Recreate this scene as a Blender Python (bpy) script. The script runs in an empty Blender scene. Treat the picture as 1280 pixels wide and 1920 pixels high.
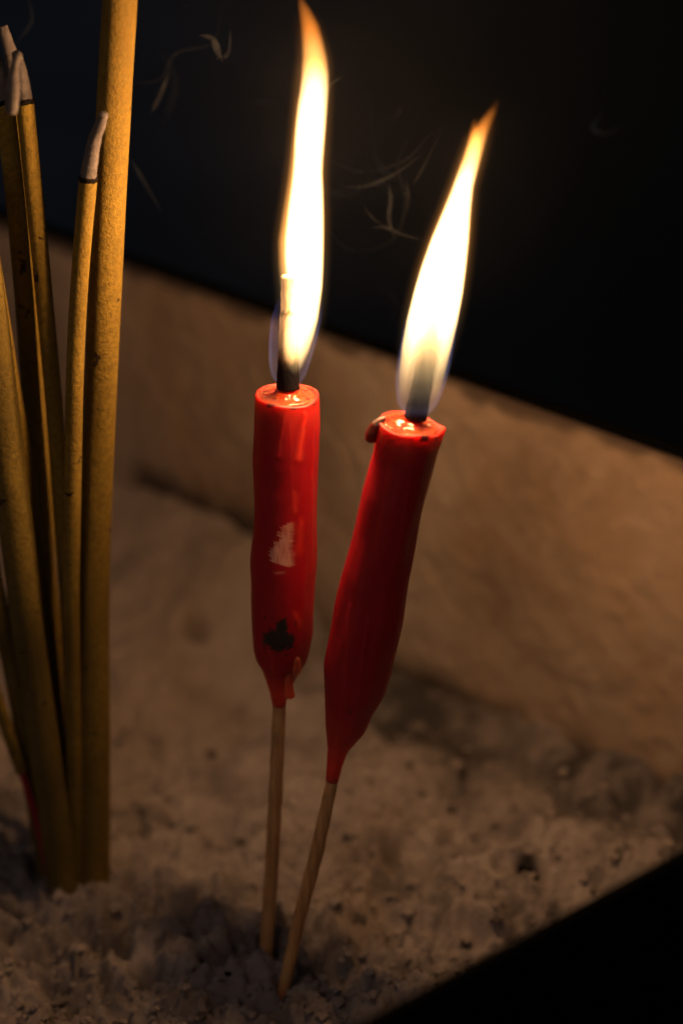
import bpy, math, random
import numpy as np
from mathutils import Vector, noise as mnoise
random.seed(7)
S = bpy.context.scene
COL = S.collection
R = math.radians

# ------------------------------------------------------------------ camera
PITCH, LENS, H = 26.0, 85.0, 0.3095
cam_d = bpy.data.cameras.new('camera')
cam = bpy.data.objects.new('camera', cam_d); COL.objects.link(cam)
cam.location = (0, 0, H); cam.rotation_euler = (R(90 - PITCH), 0, 0)
cam_d.lens = LENS; cam_d.sensor_fit = 'VERTICAL'; cam_d.sensor_height = 36; cam_d.sensor_width = 24
cam_d.clip_start = 0.01; cam_d.clip_end = 200
cam_d.dof.use_dof = True; cam_d.dof.focus_distance = 0.465; cam_d.dof.aperture_fstop = 7.6
cam_d.dof.aperture_blades = 9
S.camera = cam
# ------------------------------------------------------------------ night sky
w = bpy.data.worlds.new('World'); S.world = w; w.use_nodes = True
wn = w.node_tree.nodes; wl = w.node_tree.links
sky = wn.new('ShaderNodeTexSky'); sky.sky_type = 'NISHITA'; sky.sun_disc = False
sky.sun_elevation = R(-1); sky.sun_rotation = R(200)
wl.new(sky.outputs[0], wn['Background'].inputs[0]); wn['Background'].inputs[1].default_value = 0.12
# soft weak fill lamp added in place of surrounding light, above and in front
al = bpy.data.lights.new('added_fill', 'AREA'); al.energy = .24; al.color = (1, .70, .54); al.shape = 'DISK'; al.size = .22
ao = bpy.data.objects.new('added_fill', al); COL.objects.link(ao); ao.location = (-.17, -.03, .46)
ao.rotation_euler = (Vector((.0, .42, .03)) - Vector(ao.location)).to_track_quat('-Z', 'Y').to_euler()
# ------------------------------------------------------------------ exposure, sampling
S.view_settings.view_transform = 'Standard'; S.view_settings.look = 'None'
S.view_settings.exposure = 0; S.view_settings.gamma = 1
S.render.engine = 'CYCLES'
cy = S.cycles
cy.use_denoising = True
try: cy.denoiser = 'OPENIMAGEDENOISE'
except Exception: pass
cy.max_bounces = 8; cy.transparent_max_bounces = 24; cy.volume_bounces = 0
cy.sample_clamp_indirect = 4.0; cy.caustics_refractive = False
cy.volume_max_steps = 256
FLAME_POWER = 0.083
FLAME_COL = (1.0, 0.54, 0.23)

# ------------------------------------------------------------------ view geometry of the photograph
K_ = 36 / LENS / 1920
cp, sp = math.cos(R(PITCH)), math.sin(R(PITCH))
def ray(px, py):
    x = (px - 640) * K_; u = -(py - 960) * K_
    return Vector((x, cp + u * sp, -sp + u * cp))
def onY(px, py, Y):                      # point on the upright plane y = Y
    r = ray(px, py); return Vector((0, 0, H)) + r * (Y / r.y)
def onZ(px, py, Z=0.0):                  # point on the level plane z = Z
    r = ray(px, py); return Vector((0, 0, H)) + r * ((Z - H) / r.z)
def mmpp(p):                             # metres per photograph pixel at p
    return (p.y * cp - (p.z - H) * sp) * K_

# ------------------------------------------------------------------ helpers
def vnoise(x, y, seed=0):
    xi = np.floor(x).astype(np.int64); yi = np.floor(y).astype(np.int64)
    fx = x - xi; fy = y - yi
    def h(a, b):
        n = (a * 374761393 + b * 668265263 + seed * 1442695041) & 0xffffffff
        n = ((n ^ (n >> 13)) * 1274126177) & 0xffffffff
        n = ((n ^ (n >> 16)) * 2246822519) & 0xffffffff
        return ((n ^ (n >> 15)) & 0xffffff) / float(0xffffff)
    sx = fx * fx * fx * (fx * (fx * 6 - 15) + 10); sy = fy * fy * fy * (fy * (fy * 6 - 15) + 10)
    a = h(xi, yi) * (1 - sx) + h(xi + 1, yi) * sx
    b = h(xi, yi + 1) * (1 - sx) + h(xi + 1, yi + 1) * sx
    return a * (1 - sy) + b * sy
def fbm(x, y, oct=4, seed=0, gain=.5):
    s = 0; a = 1; t = 0
    for i in range(oct):
        s = s + a * vnoise(x * 2 ** i + 17.3 * i, y * 2 ** i - 9.1 * i, seed + i); t += a; a *= gain
    return s / t
def smooth(a, b, x):
    t = np.clip((x - a) / (b - a), 0, 1); return t * t * (3 - 2 * t)
def lerp_rows(rows, y):
    ys = [r[0] for r in rows]
    return [float(np.interp(y, ys, [r[k] for r in rows])) for k in range(1, len(rows[0]))]

def empty(name, loc, label, cat, group=None):
    o = bpy.data.objects.new(name, None); COL.objects.link(o); o.location = loc
    o.empty_display_size = .01
    o['label'] = label; o['category'] = cat
    if group: o['group'] = group
    return o
def root_loc(p):
    v = Vector((0, 0, 0))
    while p is not None:
        v += p.location; p = p.parent
    return v
def build(name, V, F, mat, parent=None, smooth_=True, attrs=None, kind=None, label=None):
    off = root_loc(parent)
    m = bpy.data.meshes.new(name)
    m.from_pydata([tuple(Vector(v) - off) for v in V], [], F)
    m.materials.append(mat)
    if smooth_: m.polygons.foreach_set('use_smooth', [True] * len(m.polygons))
    for k, a in (attrs or {}).items():
        at = m.attributes.new(k, 'FLOAT', 'POINT'); at.data.foreach_set('value', np.asarray(a, dtype=np.float32))
    m.update()
    o = bpy.data.objects.new(name, m); COL.objects.link(o)
    if parent: o.parent = parent
    if kind: o['kind'] = kind
    if label: o['label'] = label
    return o
def tag(o, label, cat, group=None):
    o['label'] = label; o['category'] = cat
    if group: o['group'] = group
    return o

def rings_mesh(centers, radii, seg=32, axis_fixed=None, cap0=True, cap1=True, dr=None, flip=False, v0=0):
    """tube of rings; dr(i, k, phi) scales the radius; phi = 0 faces the camera side (-Y)"""
    C = [Vector(c) for c in centers]; V = []; F = []
    n = len(C)
    for i in range(n):
        if axis_fixed is not None: t = Vector(axis_fixed)
        else:
            t = (C[min(i + 1, n - 1)] - C[max(i - 1, 0)])
        t = t.normalized()
        if t.z < 0 and axis_fixed is None and abs(t.z) > .3: t = -t
        f = Vector((0, -1, 0)); f = (f - t * f.dot(t))
        if f.length < 1e-4: f = Vector((1, 0, 0)) - t * t.x
        f.normalize(); s = f.cross(t) * -1
        if s.x < 0: s = -s
        for k in range(seg):
            ph = 2 * math.pi * k / seg
            r = radii[i] * (dr(i, k, ph) if dr else 1)
            V.append(C[i] + f * (math.cos(ph) * r) + s * (math.sin(ph) * r))
    for i in range(n - 1):
        for k in range(seg):
            a = v0 + i * seg + k; b = v0 + i * seg + (k + 1) % seg
            q = (a, b, b + seg, a + seg)
            F.append(q if not flip else q[::-1])
    if cap0:
        V.append(C[0]); c = v0 + len(V) - 1
        for k in range(seg):
            q = (c, v0 + (k + 1) % seg, v0 + k); F.append(q if not flip else q[::-1])
    if cap1:
        V.append(C[-1]); c = v0 + len(V) - 1; b = v0 + (n - 1) * seg
        for k in range(seg):
            q = (c, b + k, b + (k + 1) % seg); F.append(q if not flip else q[::-1])
    return V, F
def fix_normals(o):
    import bmesh
    bm = bmesh.new(); bm.from_mesh(o.data)
    bmesh.ops.recalc_face_normals(bm, faces=bm.faces); bm.to_mesh(o.data); bm.free()
    return o
def resample(pts, n):
    P = [Vector(p) for p in pts]; m = len(P); out = []
    for j in range(n):
        t = j / (n - 1) * (m - 1); i = min(int(t), m - 2); f = t - i
        p0, p1, p2, p3 = P[max(i - 1, 0)], P[i], P[i + 1], P[min(i + 2, m - 1)]
        out.append(0.5 * ((2 * p1) + (p2 - p0) * f + (2 * p0 - 5 * p1 + 4 * p2 - p3) * f * f + (3 * p1 - p0 - 3 * p2 + p3) * f ** 3))
    return out
def box(c, ax, ay, hx, hy, z0, z1, bev=.0):
    """upright box, centre c (x,y), half sizes along unit axes ax, ay"""
    V = []
    for z in (z0, z1):
        for a, b in ((-1, -1), (1, -1), (1, 1), (-1, 1)):
            V.append((c[0] + ax[0] * hx * a + ay[0] * hy * b, c[1] + ax[1] * hx * a + ay[1] * hy * b, z))
    F = [(3, 2, 1, 0), (4, 5, 6, 7)] + [(i, (i + 1) % 4, 4 + (i + 1) % 4, 4 + i) for i in range(4)]
    return V, F

# ------------------------------------------------------------------ materials
def mat(name):
    m = bpy.data.materials.new(name); m.use_nodes = True
    nt = m.node_tree; b = nt.nodes['Principled BSDF']
    return m, nt, b
def N(nt, t, **kw):
    n = nt.nodes.new(t)
    for k, v in kw.items():
        if k.startswith('i_'): n.inputs[k[2:].replace('_', ' ')].default_value = v
        else: setattr(n, k, v)
    return n
def ramp(nt, fac, stops, interp='LINEAR'):
    r = nt.nodes.new('ShaderNodeValToRGB'); r.color_ramp.interpolation = interp
    e = r.color_ramp.elements
    while len(e) < len(stops): e.new(.5)
    for k, (p, c) in enumerate(stops):
        e[k].position = p; e[k].color = (c[0], c[1], c[2], 1) if hasattr(c, '__len__') else (c, c, c, 1)
    if fac is not None: nt.links.new(fac, r.inputs[0])
    return r.outputs[0]
def mix(nt, fac, a, b):
    n = nt.nodes.new('ShaderNodeMix'); n.data_type = 'RGBA'
    for s, v in ((0, fac), (6, a), (7, b)):
        if hasattr(v, 'links') or hasattr(v, 'is_linked'): nt.links.new(v, n.inputs[s])
        elif s == 0: n.inputs[0].default_value = v
        else: n.inputs[s].default_value = (v[0], v[1], v[2], 1)
    return n.outputs[2]
def math_(nt, op, a, b=0.0, c=None):
    n = nt.nodes.new('ShaderNodeMath'); n.operation = op
    for i, v in enumerate((a, b, c)):
        if v is None: continue
        if hasattr(v, 'is_linked'): nt.links.new(v, n.inputs[i])
        else: n.inputs[i].default_value = v
    return n.outputs[0]
def noise_(nt, scale, detail=5, rough=.6, dist=0, stretch=None):
    tc = nt.nodes.new('ShaderNodeTexCoord'); out = tc.outputs['Object']
    if stretch:
        mp = nt.nodes.new('ShaderNodeMapping'); mp.inputs['Scale'].default_value = stretch
        nt.links.new(out, mp.inputs[0]); out = mp.outputs[0]
    n = nt.nodes.new('ShaderNodeTexNoise'); nt.links.new(out, n.inputs['Vector'])
    n.inputs['Scale'].default_value = scale; n.inputs['Detail'].default_value = detail
    n.inputs['Roughness'].default_value = rough; n.inputs['Distortion'].default_value = dist
    return n.outputs['Fac']
def attr(nt, name):
    n = nt.nodes.new('ShaderNodeAttribute'); n.attribute_name = name; return n.outputs['Fac']
def bump(nt, b, h, strength=.3, dist=.001):
    n = nt.nodes.new('ShaderNodeBump'); n.inputs['Strength'].default_value = strength
    n.inputs['Distance'].default_value = dist
    nt.links.new(h, n.inputs['Height']); nt.links.new(n.outputs[0], b.inputs['Normal'])

# ash
M_ash, nt, b = mat('ash')
c = ramp(nt, noise_(nt, 60, 8, .7), [(.3, (.18, .152, .15)), (.5, (.35, .30, .288)), (.75, (.47, .41, .40))])
c2 = mix(nt, ramp(nt, noise_(nt, 420, 4, .7), [(.27, .5), (.36, 0)]), c, (.09, .075, .07))
c3 = mix(nt, attr(nt, 'soot_shade'), c2, (.035, .032, .034))
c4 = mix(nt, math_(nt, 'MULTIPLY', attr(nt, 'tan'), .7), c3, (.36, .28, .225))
nt.links.new(c4, b.inputs['Base Color']); b.inputs['Roughness'].default_value = 1
b.inputs['Specular IOR Level'].default_value = .1
bump(nt, b, noise_(nt, 700, 6, .8), .9, .0011)
# censer lining: ash and smoke stained metal
M_lin, nt, b = mat('stained_lining')
c = ramp(nt, noise_(nt, 22, 9, .65, .6), [(.3, (.19, .135, .10)), (.45, (.28, .215, .165)), (.6, (.34, .265, .21)), (.8, (.42, .35, .30))])
c = mix(nt, ramp(nt, noise_(nt, 14, 5, .6, 1.0, (1, 1, .4)), [(.47, 0), (.72, .55)]), c, (.29, .165, .085))
c = mix(nt, attr(nt, 'soot_shade'), c, (.05, .035, .028))
nt.links.new(c, b.inputs['Base Color']); b.inputs['Roughness'].default_value = .9
b.inputs['Specular IOR Level'].default_value = .2
bump(nt, b, noise_(nt, 120, 7, .6), .3, .0015)
# black metal
M_blk, nt, b = mat('black_metal')
c = ramp(nt, noise_(nt, 70, 6, .6), [(.35, (.001, .001, .0012)), (.8, (.0025, .0025, .003))])
nt.links.new(c, b.inputs['Base Color']); b.inputs['Roughness'].default_value = .95
b.inputs['Specular IOR Level'].default_value = .02
# courtyard ground far below, in the dark
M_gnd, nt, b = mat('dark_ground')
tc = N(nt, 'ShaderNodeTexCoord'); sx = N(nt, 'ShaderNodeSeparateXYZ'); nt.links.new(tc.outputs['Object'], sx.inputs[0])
leftward = N(nt, 'ShaderNodeMapRange'); nt.links.new(sx.outputs['X'], leftward.inputs[0]); leftward.inputs[1].default_value = .35; leftward.inputs[2].default_value = -.45
c = mix(nt, math_(nt, 'MULTIPLY', leftward.outputs[0], noise_(nt, 2.6, 4, .6)), (.003, .003, .003), (.14, .165, .24))  # paler and bluer towards the left
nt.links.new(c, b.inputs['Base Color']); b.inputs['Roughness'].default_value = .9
# incense paste
def paste(name, tone=(.27, .175, .026), dark=(.14, .083, .011)):
    m, nt, b = mat(name)
    c = ramp(nt, noise_(nt, 45, 4, .6, 0, (1, 1, .5)), [(.35, dark), (.62, tone)])
    c = mix(nt, ramp(nt, noise_(nt, 900, 3, .7), [(.42, .55), (.55, 0)]), c, tuple(x * .45 for x in tone))
    c = mix(nt, ramp(nt, noise_(nt, 230, 3, .6, .5), [(.30, 1), (.335, 0)]), c, (.03, .015, .01))
    nt.links.new(c, b.inputs['Base Color']); b.inputs['Roughness'].default_value = .85
    b.inputs['Specular IOR Level'].default_value = .25
    bump(nt, b, noise_(nt, 1300, 4, .75), .8, .0005)
    return m
M_paste = paste('incense_paste'); M_paste_shade = paste('shaded_incense_paste', (.19, .13, .024), (.09, .06, .011))  # second paste is the same stuff with shade put into its colour
M_tip, nt, b = mat('incense_ash')
c = ramp(nt, noise_(nt, 500, 5, .7), [(.3, (.06, .05, .052)), (.7, (.16, .135, .13))])
nt.links.new(c, b.inputs['Base Color']); b.inputs['Roughness'].default_value = 1
bump(nt, b, noise_(nt, 1500, 4, .7), .6, .0004)
M_char, nt, b = mat('char')
c = ramp(nt, noise_(nt, 600, 4, .7), [(.3, (.003, .003, .003)), (.8, (.016, .010, .008))])
nt.links.new(c, b.inputs['Base Color']); b.inputs['Roughness'].default_value = .9; b.inputs['Specular IOR Level'].default_value = .08
bump(nt, b, noise_(nt, 2500, 4, .7), .6, .0003)
M_redstick, nt, b = mat('red_dyed_bamboo')
nt.links.new(ramp(nt, noise_(nt, 300, 3, .6, 0, (1, 1, .1)), [(.3, (.22, .005, .02)), (.7, (.4, .012, .03))]), b.inputs['Base Color'])
b.inputs['Roughness'].default_value = .6
# bamboo stick
M_bam, nt, b = mat('bamboo')
c = ramp(nt, noise_(nt, 900, 5, .7, 0, (1, 1, .06)), [(.3, (.36, .17, .06)), (.55, (.68, .37, .15)), (.8, (.78, .48, .22))])
c = mix(nt, ramp(nt, noise_(nt, 160, 4, .6), [(.5, 0), (.75, .5)]), c, (.2, .1, .05))
c = mix(nt, attr(nt, 'stain'), c, (.34, .04, .015))
nt.links.new(c, b.inputs['Base Color']); b.inputs['Roughness'].default_value = .6
bump(nt, b, noise_(nt, 2200, 3, .7, 0, (1, 1, .05)), .5, .0004)
# red wax
def wax(name, base, thin, rough=.33, coat=.25):
    m, nt, b = mat(name)
    c = mix(nt, attr(nt, 'thin'), base, thin)  # thin wax, and the glow painted on the top rim
    c = mix(nt, ramp(nt, noise_(nt, 160, 4, .6), [(.45, 0), (.8, .35)]), c, tuple(x * .55 for x in base))
    c = mix(nt, attr(nt, 'scrape'), c, (.82, .52, .40))
    c = mix(nt, attr(nt, 'soot_shade'), c, (.018, .014, .012))
    nt.links.new(c, b.inputs['Base Color'])
    sw = math_(nt, 'SUBTRACT', .85, attr(nt, 'soot_shade'))
    sw = math_(nt, 'MAXIMUM', math_(nt, 'SUBTRACT', sw, math_(nt, 'MULTIPLY', attr(nt, 'scrape'), .7)), 0)
    nt.links.new(sw, b.inputs['Subsurface Weight'])
    b.inputs['Subsurface Radius'].default_value = (1, .14, .06)
    b.inputs['Subsurface Scale'].default_value = .009
    nt.links.new(math_(nt, 'ADD', rough, math_(nt, 'MULTIPLY', noise_(nt, 300, 4, .6), .25)), b.inputs['Roughness'])
    b.inputs['Coat Weight'].default_value = coat; b.inputs['Coat Roughness'].default_value = .2
    bump(nt, b, noise_(nt, 260, 4, .5), .25, .0005)
    return m
M_wax = wax('red_wax', (.36, .0009, .010), (.72, .05, .022), .42, .12)
M_drip = wax('orange_red_wax', (.82, .07, .03), (.85, .12, .04))
M_dkdrip = wax('brown_melted_wax', (.022, .006, .004), (.04, .01, .005), .3, .4)
M_pool, nt, b = mat('molten_wax')
b.inputs['Base Color'].default_value = (.86, .072, .026, 1); b.inputs['Roughness'].default_value = .06
b.inputs['Subsurface Weight'].default_value = .8; b.inputs['Subsurface Radius'].default_value = (1, .25, .1)
b.inputs['Subsurface Scale'].default_value = .007; b.inputs['Coat Weight'].default_value = 1; b.inputs['Coat Roughness'].default_value = .03
bump(nt, b, noise_(nt, 420, 2, .5), .35, .0006)
M_wick, nt, b = mat('burnt_wick')
c = ramp(nt, noise_(nt, 1200, 5, .7, 0, (1, 1, .25)), [(.3, (.38, .24, .13)), (.7, (.72, .52, .34))])
c = mix(nt, attr(nt, 'char'), c, (.006, .006, .009))
nt.links.new(c, b.inputs['Base Color']); b.inputs['Roughness'].default_value = .8
b.inputs['Specular IOR Level'].default_value = .12
b.inputs['Emission Color'].default_value = (1, .46, .17, 1)
nt.links.new(math_(nt, 'MULTIPLY', attr(nt, 'lit_glow'), math_(nt, 'ADD', .15, noise_(nt, 900, 4, .7, 0, (1, 1, .3)))), b.inputs['Emission Strength'])
bump(nt, b, noise_(nt, 1800, 5, .7, 0, (1, 1, .4)), .7, .0005)

def flame_mat(name, z0, z1, stops, strength, streak=0.0, prof=0, axis=None, yc=0, sy=1.0):
    """glowing gas and bloom halo: emission only, colour and brightness by height; stops hold (t, colour, brightness)"""
    m = bpy.data.materials.new(name); m.use_nodes = True; nt = m.node_tree
    for n in list(nt.nodes): nt.nodes.remove(n)
    out = nt.nodes.new('ShaderNodeOutputMaterial'); em = nt.nodes.new('ShaderNodeEmission')
    tc = nt.nodes.new('ShaderNodeTexCoord'); sx = nt.nodes.new('ShaderNodeSeparateXYZ')
    nt.links.new(tc.outputs['Object'], sx.inputs[0])
    mr = nt.nodes.new('ShaderNodeMapRange'); nt.links.new(sx.outputs['Z'], mr.inputs[0])
    mr.inputs[1].default_value = z0; mr.inputs[2].default_value = z1
    col = ramp(nt, mr.outputs[0], [(t, c) for t, c, s in stops], 'EASE')
    br = ramp(nt, mr.outputs[0], [(t, s) for t, c, s in stops], 'LINEAR')
    st = math_(nt, 'MULTIPLY', br, strength)
    if streak:
        nz = ramp(nt, noise_(nt, 700, 2, .5, 0, (1, 1, .12)), [(.35, 1 - streak), (.65, 1)])
        st = math_(nt, 'MULTIPLY', st, nz)
    if prof:                                          # thins out from the flame's axis to its skin
        xs = [a[1] for a in axis]; x0, x1 = min(xs) - .001, max(xs) + .001; rm = max(a[2] for a in axis)
        ax2 = ramp(nt, mr.outputs[0], [((a[0] - z0) / (z1 - z0), ((a[1] - x0) / (x1 - x0), a[2] / rm, 0)) for a in axis])
        sc = nt.nodes.new('ShaderNodeSeparateColor'); nt.links.new(ax2, sc.inputs[0])
        cx = math_(nt, 'MULTIPLY_ADD', sc.outputs[0], x1 - x0, x0); rr = math_(nt, 'MAXIMUM', math_(nt, 'MULTIPLY', sc.outputs[1], rm), 1e-5)
        dx = math_(nt, 'SUBTRACT', sx.outputs['X'], cx); dy = math_(nt, 'MULTIPLY', math_(nt, 'SUBTRACT', sx.outputs['Y'], yc), 1 / sy)
        q2 = math_(nt, 'DIVIDE', math_(nt, 'ADD', math_(nt, 'MULTIPLY', dx, dx), math_(nt, 'MULTIPLY', dy, dy)), math_(nt, 'MULTIPLY', rr, rr))
        st = math_(nt, 'MULTIPLY', st, math_(nt, 'POWER', math_(nt, 'MAXIMUM', math_(nt, 'SUBTRACT', 1.0, q2), 0.0), prof))
    nt.links.new(col, em.inputs[0]); nt.links.new(st, em.inputs[1])
    nt.links.new(em.outputs[0], out.inputs['Volume'])
    m.cycles.volume_sampling = 'MULTIPLE_IMPORTANCE'
    return m

# ------------------------------------------------------------------ the setting: ground, censer, ash
KX, KY = .1467, .4080
e1 = Vector((-.727, .687, 0)).normalized(); e2 = Vector((-.765, -.644, 0)).normalized()   # e1 along the far wall, e2 towards the camera
TR = .42; ZT = .09
def uv2w(u, v): return (KX + e1.x * u + e2.x * v, KY + e1.y * u + e2.y * v)
DET = e1.x * e2.y - e1.y * e2.x
def w2uv(p):
    dx, dy = p[0] - KX, p[1] - KY
    return (dx * e2.y - dy * e2.x) / DET, (dy * e1.x - dx * e1.y) / DET

gz = -.75
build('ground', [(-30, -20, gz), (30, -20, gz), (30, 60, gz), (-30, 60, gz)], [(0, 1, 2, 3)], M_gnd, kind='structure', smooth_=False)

cen = empty('incense_censer', (*uv2w(TR / 2, TR / 2), gz), 'big black metal box censer holding the ash, its inner wall stained brown', 'censer')
TH = .004
def wall(u, v, hu, hv):
    c = uv2w(u, v)
    return box(c, (e1.x, e1.y), (e2.x, e2.y), hu, hv, -.08, ZT)
# outer skin of four walls
for (u, v, hu, hv) in ((TR / 2, -TH / 2 - .0025, TR / 2 + TH + .0025, TH / 2), (TR / 2, TR + TH / 2 + .0025, TR / 2 + TH + .0025, TH / 2),
                       (-TH / 2 - .0025, TR / 2, TH / 2, TR / 2 + .0025), (TR + TH / 2 + .0025, TR / 2, TH / 2, TR / 2 + .0025)):
    V, F = wall(u, v, hu, hv)
    o = build('wall', V, F, M_blk, cen, smooth_=False)
    md = o.modifiers.new('bevel', 'BEVEL'); md.width = .0018; md.segments = 3
V, F = box(uv2w(TR / 2, TR / 2), (e1.x, e1.y), (e2.x, e2.y), TR / 2 - .002, TR / 2 - .002, -.079, -.074)
build('base_plate', V, F, M_blk, cen, smooth_=False)
for a in (.06, TR - .06):
    for c_ in (.06, TR - .06):
        p = uv2w(a, c_)
        V, F = rings_mesh([(p[0], p[1], gz), (p[0], p[1], gz + .3), (p[0], p[1], -.081)], [.03, .02, .028], 20, (0, 0, 1))
        build('leg', V, F, M_blk, cen)
# lining of each wall: an uneven crust, thicker and thinner
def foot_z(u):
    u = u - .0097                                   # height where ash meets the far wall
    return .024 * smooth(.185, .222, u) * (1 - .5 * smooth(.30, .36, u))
def lining(origin_uv, du, dv, nu, nz, far=False):
    V, F, so = [], [], []
    us = np.linspace(0, TR, nu); zs = np.linspace(-.03, ZT - .002, nz)
    U, Z = np.meshgrid(us, zs)
    d = .0016 * fbm(U * 60, Z * 60, 4, 3) + .0008 * fbm(U * 300, Z * 300, 3, 9)
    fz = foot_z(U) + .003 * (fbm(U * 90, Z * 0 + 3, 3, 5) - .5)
    st = smooth(.012, .002, np.abs(Z - fz - .002)) * smooth(.40, .6, fbm(U * 45, Z * 45, 4, 12) + .12)  # dark band along the line where the ash meets the wall
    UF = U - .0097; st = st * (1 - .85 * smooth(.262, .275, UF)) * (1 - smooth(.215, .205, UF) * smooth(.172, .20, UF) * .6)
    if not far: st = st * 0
    for j in range(nz):
        for i in range(nu):
            u = origin_uv[0] + du[0] * us[i]; v = origin_uv[1] + du[1] * us[i]
            x, y = uv2w(u + dv[0] * d[j, i], v + dv[1] * d[j, i]); V.append((x, y, zs[j]))
    for j in range(nz - 1):
        for i in range(nu - 1):
            a = j * nu + i; F.append((a, a + 1, a + nu + 1, a + nu))
    # closing strip back to the wall along the top
    n0 = len(V)
    for i in range(nu):
        x, y = uv2w(origin_uv[0] + du[0] * us[i] - dv[0] * .002, origin_uv[1] + du[1] * us[i] - dv[1] * .002); V.append((x, y, ZT - .0015))
    for i in range(nu - 1):
        a = (nz - 1) * nu + i; F.append((a, a + 1, n0 + i + 1, n0 + i))
    build('lining', V, F, M_lin, cen, attrs={'soot_shade': list(np.clip(np.maximum(st, .9 * smooth(ZT - .004, ZT - .0015, Z + .003 * (fbm(U * 120, Z * 0, 3, 2) - .5))), 0, 1).ravel()) + [.95] * nu}, label='brown ash-stained far inner wall' if far else None)  # top edge darkened in colour so that it does not look lit
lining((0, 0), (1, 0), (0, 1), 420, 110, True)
lining((0, TR), (1, 0), (0, -1), 120, 30)
lining((TR, 0), (0, 1), (-1, 0), 120, 30)

# ash bed
STICK_L = onZ(497, 1800); STICK_R = onZ(530, 1868)
n = 640
uu = np.linspace(.0005, TR - .0005, n); UU, VV = np.meshgrid(uu, uu, indexing='ij')
XX = KX + e1.x * UU + e2.x * VV; YY = KY + e1.y * UU + e2.y * VV
UF = UU - .0097
hz = .004 * (fbm(XX * 28, YY * 28, 3, 21) - .5) * 2
rough = .30 + .78 * smooth(.50, .44, YY + .03 * (fbm(XX * 40, YY * 40, 2, 8) - .5))
cl = fbm(XX * 210, YY * 210, 4, 31, .55)
lm = fbm(XX * 150 + .3 * cl, YY * 150, 3, 131, .6); lm2 = fbm(XX * 330, YY * 330, 3, 57, .6)
hz += rough * (.0034 * (cl - .5) + .0030 * smooth(.44, .60, lm) + .0012 * smooth(.46, .62, lm2) - .0034 * smooth(.40, .30, lm) + .0022 * (fbm(XX * 420, YY * 420, 2, 88) - .5))
bil = np.abs(fbm(XX * 330, YY * 330, 3, 77) - .5) * 2
hz += .0045 * (fbm(XX * 75, YY * 75, 2, 203) - .5) * 2 * smooth(.50, .45, YY)
hz -= rough * .0010 * np.exp(-(bil / .12) ** 2)
hz += rough * .0008 * (fbm(XX * 700, YY * 700, 2, 41) - .5)
hz += .021 * smooth(.185, .222, UF) * smooth(.075, .0, VV) * (1 - .5 * smooth(.30, .36, UF))
hz += .006 * smooth(.10, .02, VV) * smooth(.19, .12, UF) + .005 * smooth(.022, .0, VV) - .0028 * np.abs(fbm(XX * 34, YY * 60, 2, 303) - .5) * 2 * smooth(.45, .49, YY)
soot_shade = np.zeros_like(hz); tan = np.zeros_like(hz)
wob = .010 * (fbm(XX * 60, YY * 60, 3, 14) - .5)
def spot(px, py, rx, ry, depth, s=0.0, t=0.0, lift=0.0):  # dents and heaps of the ash, hollows also darker in colour
    global hz, soot_shade, tan
    p = onZ(px, py); a = np.sqrt(((XX - p.x + wob * .5) / rx) ** 2 + ((YY - p.y + wob * .7) / ry) ** 2)
    f = smooth(1.25, .45, a)
    hz += -depth * f; soot_shade[:] = np.maximum(soot_shade, s * f); tan[:] = np.maximum(tan, t * f)
spot(494, 1808, .0026, .0042, .008, 1.0); spot(497, 1775, .003, .006, .002, .5); spot(585, 1808, .0045, .0025, .004, .9); spot(534, 1868, .0028, .003, .003, .3); spot(560, 1845, .003, .0025, -.002); spot(500, 1875, .004, .002, -.002); spot(465, 1812, .003, .004, -.003)
spot(412, 1832, .0042, .0034, .006, .55); spot(380, 1820, .003, .002, .004, .6); spot(288, 1838, .0050, .0055, .005, .6); spot(262, 1865, .003, .003, .004, .4)
spot(455, 1770, .003, .004, .002, .3)
spot(805, 1792, .0036, .002, .0045, 1.0); spot(982, 1668, .0045, .005, .003, .9)
spot(640, 1835, .0036, .003, -.004); spot(560, 1880, .005, .003, -.002); spot(690, 1590, .007, .004, -.003, 0, .3); spot(870, 1465, .001, .010, .003, .7); spot(730, 1610, .004, .002, .003, .6); spot(350, 1820, .005, .005, -.003); spot(460, 1845, .004, .003, -.003)
spot(120, 1870, .006, .006, .003, .5); spot(20, 1700, .007, .004, .003, .7); spot(700, 1735, .007, .008, .0015, .35)
spot(590, 1862, .003, .003, .002, .3); spot(640, 1800, .006, .005, .003, .2)
spot(760, 1640, .010, .006, .001, .30); spot(370, 1245, .004, .006, .003, .8); spot(440, 1570, .006, .004, .001, .5)
spot(460, 1660, .004, .003, .002, .6); spot(20, 1560, .022, .030, .001, .55); spot(220, 1770, .010, .004, .002, .5)
spot(870, 1490, .006, .012, .001, .45); spot(1000, 1180, .006, .006, 0, .3); spot(1230, 1640, .02, .02, 0, .2)
spot(660, 1720, .008, .016, -.0012, 0, .75); spot(240, 1700, .012, .014, -.001, 0, .55); spot(690, 1600, .010, .009, -.001, 0, .5)
spot(215, 1650, .005, .004, -.0035, 0, .3); spot(430, 1790, .004, .004, -.0025); spot(650, 1835, .004, .004, -.003, 0, .3)
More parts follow.
